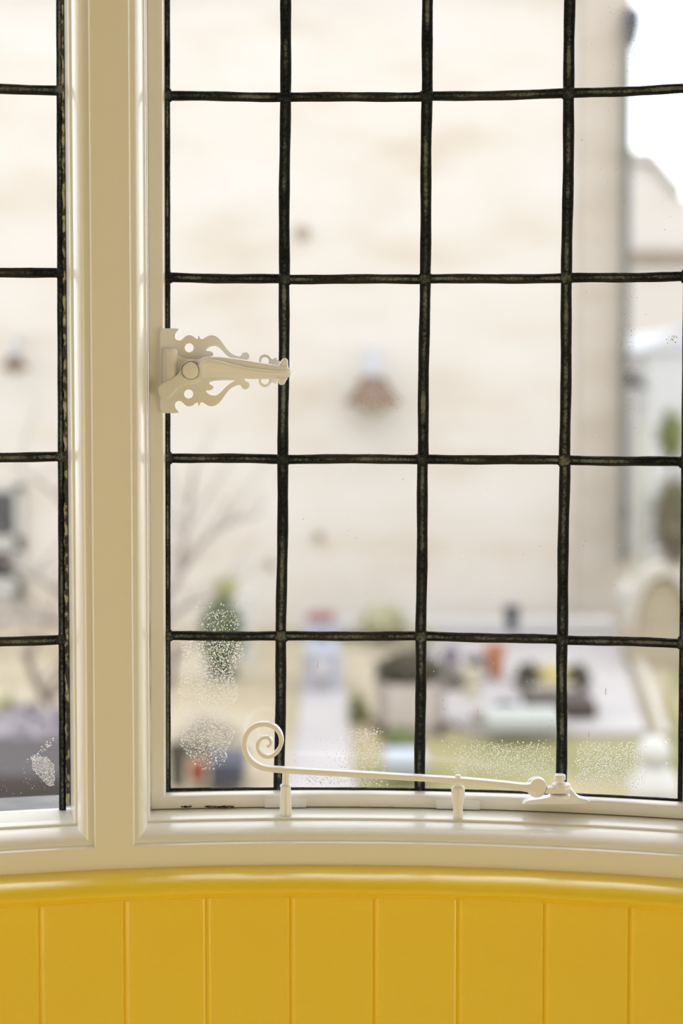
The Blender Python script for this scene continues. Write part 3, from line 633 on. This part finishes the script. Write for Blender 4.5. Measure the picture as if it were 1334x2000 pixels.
# foliage
def foliage(name, c, rad, n, leaf, material, parent=None, core=True, seed=1):
    rnd = random.Random(seed); bm = bmesh.new()
    if core:
        r = bmesh.ops.create_icosphere(bm, subdivisions=3, radius=1)
        for v in r['verts']:
            k = .78 + .12 * math.sin(v.co.x * 7 + seed) * math.sin(v.co.z * 6) + .06 * math.sin(v.co.y * 11)
            v.co = Vector(c) + Vector((v.co.x * rad[0], v.co.y * rad[1], v.co.z * rad[2])) * k
    for _ in range(n):
        while True:
            u = Vector([rnd.uniform(-1, 1) for _ in range(3)])
            if .4 < u.length < 1: break
        p = Vector(c) + Vector((u.x * rad[0], u.y * rad[1], u.z * rad[2])); a = Vector([rnd.gauss(0, 1) for _ in range(3)]).normalized(); b_ = a.orthogonal().normalized()
        s = leaf * rnd.uniform(.6, 1.3); q = [p, p + a * s * .5 + b_ * s * .25, p + a * s, p + a * s * .5 - b_ * s * .25]
        bm.faces.new([bm.verts.new(v) for v in q])
    return obj(name, bm, material, parent, smooth=False, recalc=False)
def leafm(n, a, b): return mat(n, a, .7, col2=b, scale=9)
LG = leafm('yellow_green_leaf', (.42, .45, .14), (.60, .58, .28)); DG = leafm('dark_green_leaf', (.035, .09, .025), (.09, .17, .04)); MG = leafm('mid_green_leaf', (.16, .22, .06), (.30, .34, .12)); PG = leafm('pale_sage_leaf', (.55, .54, .36), (.68, .64, .46))
def shrub(name, px, py, D, w_, h_, material, label, seed=1, n=500, stem=True, group=None):
    c = at(px, py, D); rx = w_ / 2 * D / F_PX; rz = h_ / 2 * D / F_PX
    root = empty(name, (c.x, D, min(GZ, c.z - rz))); props(root, label, 'shrub', group)
    foliage('foliage', c, (rx, rx, rz), n, max(.03, rx * .3), material, root, seed=seed)
    bm = bmesh.new(); tube(bm, [(c.x, D, GZ), (c.x + .01, D, (GZ + c.z) / 2), (c.x, D, c.z)], [.02, .016, .01]); obj('stem', bm, BARK, root)
BARK = mat('pale_bark', (.30, .25, .22), .8, col2=(.40, .34, .32), scale=12)
shrub('shrub', 748, 1214, 9.25, 96, 56, leafm('pale_lime_leaf', (.46, .47, .26), (.66, .62, .42)), 'low yellow green shrub against the cottage wall, left of the dark planting', 3)
shrub('shrub', 822, 1240, 9.0, 56, 50, PG, 'pale sage bush at the wall foot beside the yellow green shrub', 4)
shrub('shrub', 785, 1452, 6.6, 75, 55, MG, 'small green clump in front of the stone trough', 5)
shrub('shrub', 12, 1385, 7.4, 44, 38, LG, 'bright green tuft behind the bare tree, far left', 6)
shrub('shrub', 1312, 850, 12.0, 60, 110, MG, 'mid green bush beside the pale post, upper right', 7)
shrub('shrub', 1318, 1015, 9.3, 86, 190, leafm('olive_brown_leaf', (.10, .11, .04), (.20, .16, .12)), 'dark olive shrub behind the round topped stone', 8, n=900)
shrub('shrub', 700, 1400, 7.2, 40, 90, leafm('soft_green_leaf', (.26, .30, .14), (.48, .46, .28)), 'narrow green plant at the edge of the lilac path', 9)
shrub('shrub', 440, 1150, 9.2, 46, 50, LG, 'yellow green plant above the potted conifer', 10)
# bare tree behind the mullion
tb_ = at(225, 1400, 6.4); tree = empty('bare_tree', (tb_.x, 6.4, GZ)); props(tree, 'leafless small tree whose pale branches show either side of the mullion', 'tree')
bm = bmesh.new(); tube(bm, [(tb_.x, 6.4, GZ), at(228, 1380, 6.4), at(222, 1260, 6.4), at(230, 1150, 6.4)], [.07, .06, .05, .04], 10)
obj('trunk', bm, BARK, tree)
rndt = random.Random(5)
def branch(pts, r0, r1):
    bm = bmesh.new(); q = [at(x, y, D) for x, y, D in pts]; n = len(q)
    tube(bm, q, [r0 + (r1 - r0) * k / (n - 1) for k in range(n)], 7)
    for k in range(1, n):
        for _ in range(3):
            s = q[k - 1].lerp(q[k], rndt.random()); e = s + Vector((rndt.uniform(-.3, .3), rndt.uniform(-.2, .2), rndt.uniform(.05, .35))); m_ = s.lerp(e, .5) + Vector((rndt.uniform(-.03, .03),) * 3)
            tube(bm, [s, m_, e], [r1 * .8, r1 * .6, r1 * .3], 5)
    obj('branch', bm, BARK, tree)
branch([(228, 1380, 6.4), (300, 1230, 6.5), (345, 1130, 6.6), (365, 1030, 6.7), (378, 920, 6.8)], .028, .009)
branch([(345, 1130, 6.6), (395, 1060, 6.8), (450, 1020, 7.0), (505, 1005, 7.2)], .014, .006)
branch([(228, 1400, 6.4), (320, 1215, 6.2), (370, 1180, 6.1), (430, 1160, 6.0)], .016, .005)
branch([(225, 1420, 6.4), (120, 1400, 6.3), (80, 1350, 6.2), (45, 1270, 6.1)], .032, .014)
branch([(120, 1400, 6.3), (70, 1430, 6.2), (20, 1490, 6.1)], .02, .008)
branch([(228, 1280, 6.4), (150, 1180, 6.5), (90, 1140, 6.6), (0, 1090, 6.7)], .022, .008)
branch([(228, 1260, 6.4), (110, 1215, 6.5), (50, 1205, 6.6), (-30, 1220, 6.7)], .02, .007)
branch([(228, 1240, 6.4), (160, 1020, 6.5), (100, 960, 6.6), (40, 915, 6.6)], .018, .006)
branch([(230, 1400, 6.4), (335, 1330, 6.4), (342, 1260, 6.4)], .03, .012)

# potted conifer, post, bench
TERRA = mat('terracotta', (.62, .24, .12), .8)
def pot(name, px, pyt, pyb, D, wpx, material, label, cat='pot', group=None, plant=None):
    T, B = at(px, pyt, D), at(px, pyb, D); h_ = T.z - B.z; r_ = wpx / 2 * D / F_PX; M = Matrix.Translation((T.x, D, B.z))
    bm = bmesh.new(); lathe(bm, [(0, 0), (r_ * .72, 0), (r_ * .93, h_ * .8), (r_ * 1.05, h_ * .82), (r_ * 1.05, h_), (r_ * .9, h_), (r_ * .88, h_ * .85), (0, h_ * .85)], M, 22)
    if plant is None:
        o = obj(name, bm, material); props(o, label, cat, group); return o
    root = empty(name, (T.x, D, B.z)); props(root, label, cat, group); obj('pot', bm, material, root)
    pm, hp, wp = plant; foliage('foliage', (T.x, D, T.z + hp * D / F_PX / 2), (wp / 2 * D / F_PX,) * 2 + (hp / 2 * D / F_PX * 1.1,), 700, .05, pm, root, seed=int(px)); return root
pot('potted_conifer', 432, 1318, 1352, 8.2, 58, mat('grey_pot', (.4, .38, .36), .8), 'dark green conifer in a grey pot left of the lilac path', 'potted plant', plant=(DG, 150, 78))
def post(name, px, w_, yt, D, material, label, cat='post'):
    T = at(px, yt, D); h_ = w_ / 2 * D / F_PX; bm = bmesh.new(); box(bm, (T.x - h_, D - h_, GZ), (T.x + h_, D + h_, T.z), bev=h_ * .2)
    box(bm, (T.x - h_ * 1.3, D - h_ * 1.3, T.z - h_ * .2), (T.x + h_ * 1.3, D + h_ * 1.3, T.z + h_ * .6), bev=h_ * .2); return props(obj(name, bm, material, smooth=False), label, cat)
WHT = mat('chalky_white', (.74, .74, .72), .7)
post('garden_post', 484, 22, 1165, 8.7, WHT, 'pale square post right of the potted conifer')
post('garden_post', 1256, 26, 830, 9.4, mat('pale_sage_paint', (.60, .60, .53), .7), 'tall pale sage post right of the drainpipe')
post('garden_post', 922, 26, 1312, 7.6, mat('straw_wood', (.72, .64, .44), .7), 'short straw coloured post in the middle of the terrace')
post('garden_post', 932, 22, 1392, 7.06, mat('pinkish_stone', (.70, .60, .55), .8), 'low pinkish stone post at the front of the terrace')
def bench(px0, px1, py_seat, D, material, cush, label):
    A, B = at(px0, py_seat, D), at(px1, py_seat, D); root = empty('garden_bench', ((A.x + B.x) / 2, D, GZ)); props(root, label, 'bench')
    bm = bmesh.new(); box(bm, (A.x, D - .2, A.z - .04), (B.x, D + .2, A.z)); obj('seat', bm, material, root, smooth=False)
    bm = bmesh.new(); box(bm, (A.x, D + .16, A.z + .03), (B.x, D + .2, A.z + .10)); obj('backrest', bm, material, root, smooth=False)
    for x_ in (A.x + .03, B.x - .03):
        for y_ in (D - .17, D + .17): bm = bmesh.new(); box(bm, (x_ - .025, y_ - .025, GZ), (x_ + .025, y_ + .025, A.z - .01 + (.10 if y_ > D else 0))); obj('leg', bm, material, root, smooth=False)
    return root
bench(596, 662, 1262, 8.0, mat('blue_grey_wood', (.50, .53, .62), .6), None, 'blue grey bench at the far end of the lilac path')
# stone trough with dark planting
def trough(px0, px1, yt, yb, D, dep, material, label, plant=None, cat='planter', dz=.12):
    A, B = at(px0, yb, D), at(px1, yt, D); root = empty('stone_trough', ((A.x + B.x) / 2, D, GZ)); props(root, label, cat)
    z0 = min(A.z, GZ + .0) if yb > 1400 else A.z; bm = bmesh.new(); wt = .04
    box(bm, (A.x, D, z0), (B.x, D + wt, B.z)); box(bm, (A.x, D + dep - wt, z0), (B.x, D + dep, B.z)); box(bm, (A.x, D, z0), (A.x + wt, D + dep, B.z)); box(bm, (B.x - wt, D, z0), (B.x, D + dep, B.z)); box(bm, (A.x, D, z0), (B.x, D + dep, z0 + .05))
    obj('basin', bm, material, root, smooth=False)
    bm = bmesh.new(); box(bm, (A.x + wt, D + wt, B.z - .08), (B.x - wt, D + dep - wt, B.z - .03)); obj('soil', bm, mat('dark_soil', (.05, .04, .03), .9), root, smooth=False)
    if plant: foliage('foliage', ((A.x + B.x) / 2, D + dep / 2, B.z + dz * .5), ((B.x - A.x) * .48, dep * .45, dz), 900, .05, plant, root, seed=int(px0))
    return root
PINK = mat('pinkish_limestone', (.62, .54, .50), .85, col2=(.70, .62, .58), scale=5)
trough(738, 868, 1340, 1436, 6.9, .35, PINK, 'pinkish stone trough with dark planting behind the green clump', leafm('near_black_leaf', (.030, .032, .02), (.08, .07, .04)), dz=.075)
TR = trough(1018, 1142, 1340, 1366, 7.7, .3, mat('pale_limestone', (.66, .62, .56), .85), 'pale stone trough of yellow flowers on the terrace', None)
AF = at(1078, 1325, 7.85)
fl = foliage('yellow_flowers', (AF.x, 7.85, AF.z), (.11, .10, .07), 700, .035, mat('yellow_petals', (.80, .60, .16), .7, col2=(.72, .66, .36), scale=14), TR); props(fl, 'yellow flowers in the middle of the trough')
for x_, w_ in ((1033, 34), (1128, 26)):
    q = at(x_, 1322, 7.85); foliage('dark_foliage', q, (w_ / 2 * 7.85 / F_PX * 1.2, .09, .06), 500, .04, MATS['near_black_leaf'], TR, seed=int(x_))
pot('flower_pot', 967, 1260, 1320, 8.1, 42, TERRA, 'orange terracotta pot on the terrace', 'pot')
pot('flower_pot', 1000, 1184, 1232, 9.0, 32, mat('navy_glaze', (.035, .045, .085), .3), 'navy glazed pot standing by the cottage wall', 'pot')
pot('flower_pot', 928, 1284, 1314, 8.0, 44, mat('dark_plum_glaze', (.13, .10, .13), .5), 'dark plum bowl shaped pot left of the terracotta pot', 'pot')
pot('flower_pot', 880, 1268, 1302, 8.3, 34, mat('violet_grey_glaze', (.22, .19, .27), .5), 'violet grey pot left of the dark plum pot', 'pot')
pot('garden_bucket', 988, 1374, 1406, 7.2, 42, MATS['navy_glaze'], 'navy bucket at the left end of the dark brown bench', 'bucket')
def crate(name, px0, px1, yt, yb, D, dep, material, label, cat):
    A, B = at(px0, yb, D), at(px1, yt, D); bm = bmesh.new(); n = 3; h_ = (B.z - A.z) / n
    for k in range(n): box(bm, (A.x, D, A.z + k * h_ + h_ * .06), (B.x, D + dep, A.z + (k + 1) * h_ - h_ * .06), bev=h_ * .08)
    box(bm, (A.x + .01, D + .01, A.z), (B.x - .01, D + dep - .01, B.z - .005)); return props(obj(name, bm, material, smooth=False), label, cat)
crate('wooden_crate', 1034, 1166, 1374, 1404, 7.1, .3, mat('dark_brown_wood', (.07, .05, .045), .7), 'long dark brown wooden crate in front of the flower trough', 'crate')
crate('stone_step', 952, 1105, 1406, 1434, 6.72, .3, mat('blue_green_stone', (.55, .57, .54), .8), 'pale blue green stone step before the brown crate', 'step')
crate('storage_box', 600, 652, 1202, 1216, 9.56, .2, mat('brick_red_paint', (.42, .17, .16), .8), 'small brick red box on the left end of the pale stone ledge', 'box')
crate('low_wall', 590, 1206, 1217, 1240, 9.5, .3, mat('pale_coping', (.70, .68, .66), .8), 'low pale stone ledge along the foot of the cottage', 'wall')
crate('wooden_crate', 838, 908, 1322, 1350, 7.8, .3, mat('grey_brown_wood', (.16, .14, .12), .8), 'small grey brown crate beside the straw coloured post', 'crate')
crate('kerb_stone', 752, 835, 1484, 1516, 6.0, .22, mat('pale_blue_stone', (.56, .61, .68), .7), 'pale blue kerb stone behind the stay bar', 'kerb')
# lower left things
crate('storage_box', -90, 128, 1512, 1640, 4.6, .5, mat('charcoal_box', (.055, .05, .06), .6), 'charcoal storage box low in the left light', 'box')
pot('garden_bucket', 386, 1492, 1524, 6.0, 38, mat('red_plastic', (.50, .10, .06), .5), 'small red bucket low in the casement corner', 'bucket')
crate('storage_box', 408, 474, 1492, 1535, 5.9, .25, mat('navy_plastic', (.06, .075, .13), .5), 'navy box right of the red bucket', 'box')
pot('flower_pot', 347, 1455, 1535, 5.8, 40, mat('olive_black_glaze', (.07, .065, .05), .6), 'tall olive black pot left of the red bucket', 'pot')
q = at(50, 1455, 5.6); props(foliage('lavender_bush', q, (.30, .25, .12), 1800, .05, leafm('lilac_grey_leaf', (.34, .30, .33), (.55, .50, .56)), seed=22), 'lilac grey lavender bush under the bare tree', 'shrub')
q = at(410, 1440, 6.6); props(foliage('dry_grass_clump', q, (.13, .12, .07), 900, .05, leafm('straw_leaf', (.62, .54, .42), (.78, .70, .58)), seed=23), 'straw coloured clump behind the beaded lower left pane', 'plant')
# ball finial on a post
D = 4.2; c = at(1277, 1469, D); r_ = 33 * D / F_PX; root = empty('gate_post', (c.x, D, GZ)); props(root, 'white gate post topped by a round ball finial', 'post')
bm = bmesh.new(); bmesh.ops.create_uvsphere(bm, u_segments=28, v_segments=18, radius=r_, matrix=Matrix.Translation(c)); obj('ball_finial', bm, WHT, root)
zb2 = at(1277, 1500, D).z; zc2 = at(1277, 1545, D).z; bm = bmesh.new()
lathe(bm, [(0, zc2), (.073, zc2), (.075, zc2 + .01), (.066, zc2 + .035), (.045, zb2 + .004), (.022, zb2 + .010), (0, zb2 + .010)], Matrix.Translation((c.x, D, 0)), 28); obj('post_cap', bm, WHT, root)
bm = bmesh.new(); box(bm, (c.x - .055, D - .055, GZ), (c.x + .055, D + .055, zc2)); obj('shaft', bm, WHT, root, smooth=False)
# right side: white planter, round-topped stone, far houses
p = at(1232, 1158, 9.2); bm = bmesh.new(); bmesh.ops.create_uvsphere(bm, u_segments=20, v_segments=14, radius=.085, matrix=Matrix.Translation(p)); lathe(bm, [(0, GZ), (.07, GZ), (.04, p.z - .2), (.06, p.z - .06), (0, p.z - .05)], Matrix.Translation((p.x, p.y, 0)), 18)
props(obj('stone_urn', bm, mat('white_stone', (.78, .76, .70), .8)), 'round white stone urn at the foot of the drainpipe', 'urn')
D = 8.6; c = at(1292, 1228, D); root = empty('round_topped_stone', (c.x, D, GZ)); props(root, 'round topped beige stone slab with paler rim, right edge', 'stone')
def arch(r0, r1, y0, y1, zlow_):
    bm = bmesh.new(); n = 30; rows = []
    ang = [math.pi * k / n for k in range(n + 1)]
    for (rr, yy) in ((r1, y0), (r1, y1), (r0, y1), (r0, y0), (r1, y0)):
        rows.append([Vector((c.x + rr * .52 * math.cos(t_), yy, c.z + rr * math.sin(t_) * 1.0)) for t_ in ang])
    grid(bm, rows); return bm
R1 = (1228 - 1100) * D / F_PX
obj('rim', arch(R1 * .84, R1, D - .05, D + .15, 0), mat('pale_rim_stone', (.66, .61, .54), .8), root)
bm = bmesh.new(); A = [Vector((c.x + R1 * .45 * math.cos(math.pi * k / 30), D, c.z + R1 * .84 * math.sin(math.pi * k / 30))) for k in range(31)]
vf = [bm.verts.new(v) for v in A]; vb = [bm.verts.new(v + Vector((0, .1, 0))) for v in A]; bm.faces.new(vf); bm.faces.new(vb[::-1])
for k in range(31): j = (k + 1) % 31; bm.faces.new((vf[k], vb[k], vb[j], vf[j]))
obj('infill', bm, mat('beige_infill', (.50, .43, .31), .85), root, smooth=False)
bm = bmesh.new(); box(bm, (c.x - R1 * .52, D - .04, GZ), (c.x + R1 * .52, D + .14, c.z)); obj('plinth', bm, MATS['beige_infill'], root, smooth=False)
D = 20.0; A = at(1205, 1000, D); house = empty('far_house', (A.x + 2, D, GZ)); props(house, 'distant pale house with sloping roof beyond the drainpipe', 'building')
zr = at(1240, 315, D).z; zr2 = at(1340, 385, D).z; xL, xR = A.x, at(1700, 500, D).x; zR = zr - (zr - zr2) * (xR - at(1240, 0, D).x) / (at(1340, 0, D).x - at(1240, 0, D).x); zR = max(zR, at(0, 560, D).z)
HW = stone('pale_far_wall', [(.84, .80, .75), (.80, .75, .69), (.74, .68, .6)], 1.0)
def prism(pts, y0, y1):
    bm = bmesh.new(); a_ = [bm.verts.new((x, y0, z)) for x, z in pts]; b_ = [bm.verts.new((x, y1, z)) for x, z in pts]; bm.faces.new(a_); bm.faces.new(b_[::-1])
    for k in range(len(pts)): j = (k + 1) % len(pts); bm.faces.new((a_[k], b_[k], b_[j], a_[j]))
    return bm
xm = at(1275, 0, D).x; xe = at(1334, 0, D).x
obj('wall', prism([(xL, GZ), (xR, GZ), (xR, zR), (xe, zr2), (xm, zr), (xL, zr)], D, D + 4), HW, house, smooth=False)
obj('coping', prism([(xL, zr), (xm, zr), (xe, zr2), (xe, zr2 + .12), (xm, zr + .12), (xL, zr + .12)], D - .1, D + 4), mat('grey_beige_coping', (.66, .63, .58), .8), house, smooth=False)
bm = bmesh.new(); z5 = at(1300, 500, D).z; box(bm, (xL, D - .12, z5 - .07), (xR, D + .05, z5 + .07)); obj('string_course', bm, mat('brown_string_course', (.38, .31, .24), .8), house, smooth=False)
D = 14.0; A = at(1262, 832, D); B = at(1420, 645, D); shd = empty('white_outhouse', ((A.x + B.x) / 2, D, GZ)); props(shd, 'white outhouse beyond the pale sage post, right edge', 'building')
bm = bmesh.new(); box(bm, (A.x, D, GZ), (B.x, D + 2.5, B.z - .2)); obj('wall', bm, mat('limewash', (.86, .88, .90), .8), shd, smooth=False)
obj('roof', prism([(A.x - .05, B.z - .2), (B.x + .05, B.z - .2), (B.x, B.z + .1), (A.x + .3, B.z + .02)], D - .05, D + 2.55), mat('white_sheet_roof', (.80, .83, .88), .6), shd, smooth=False)
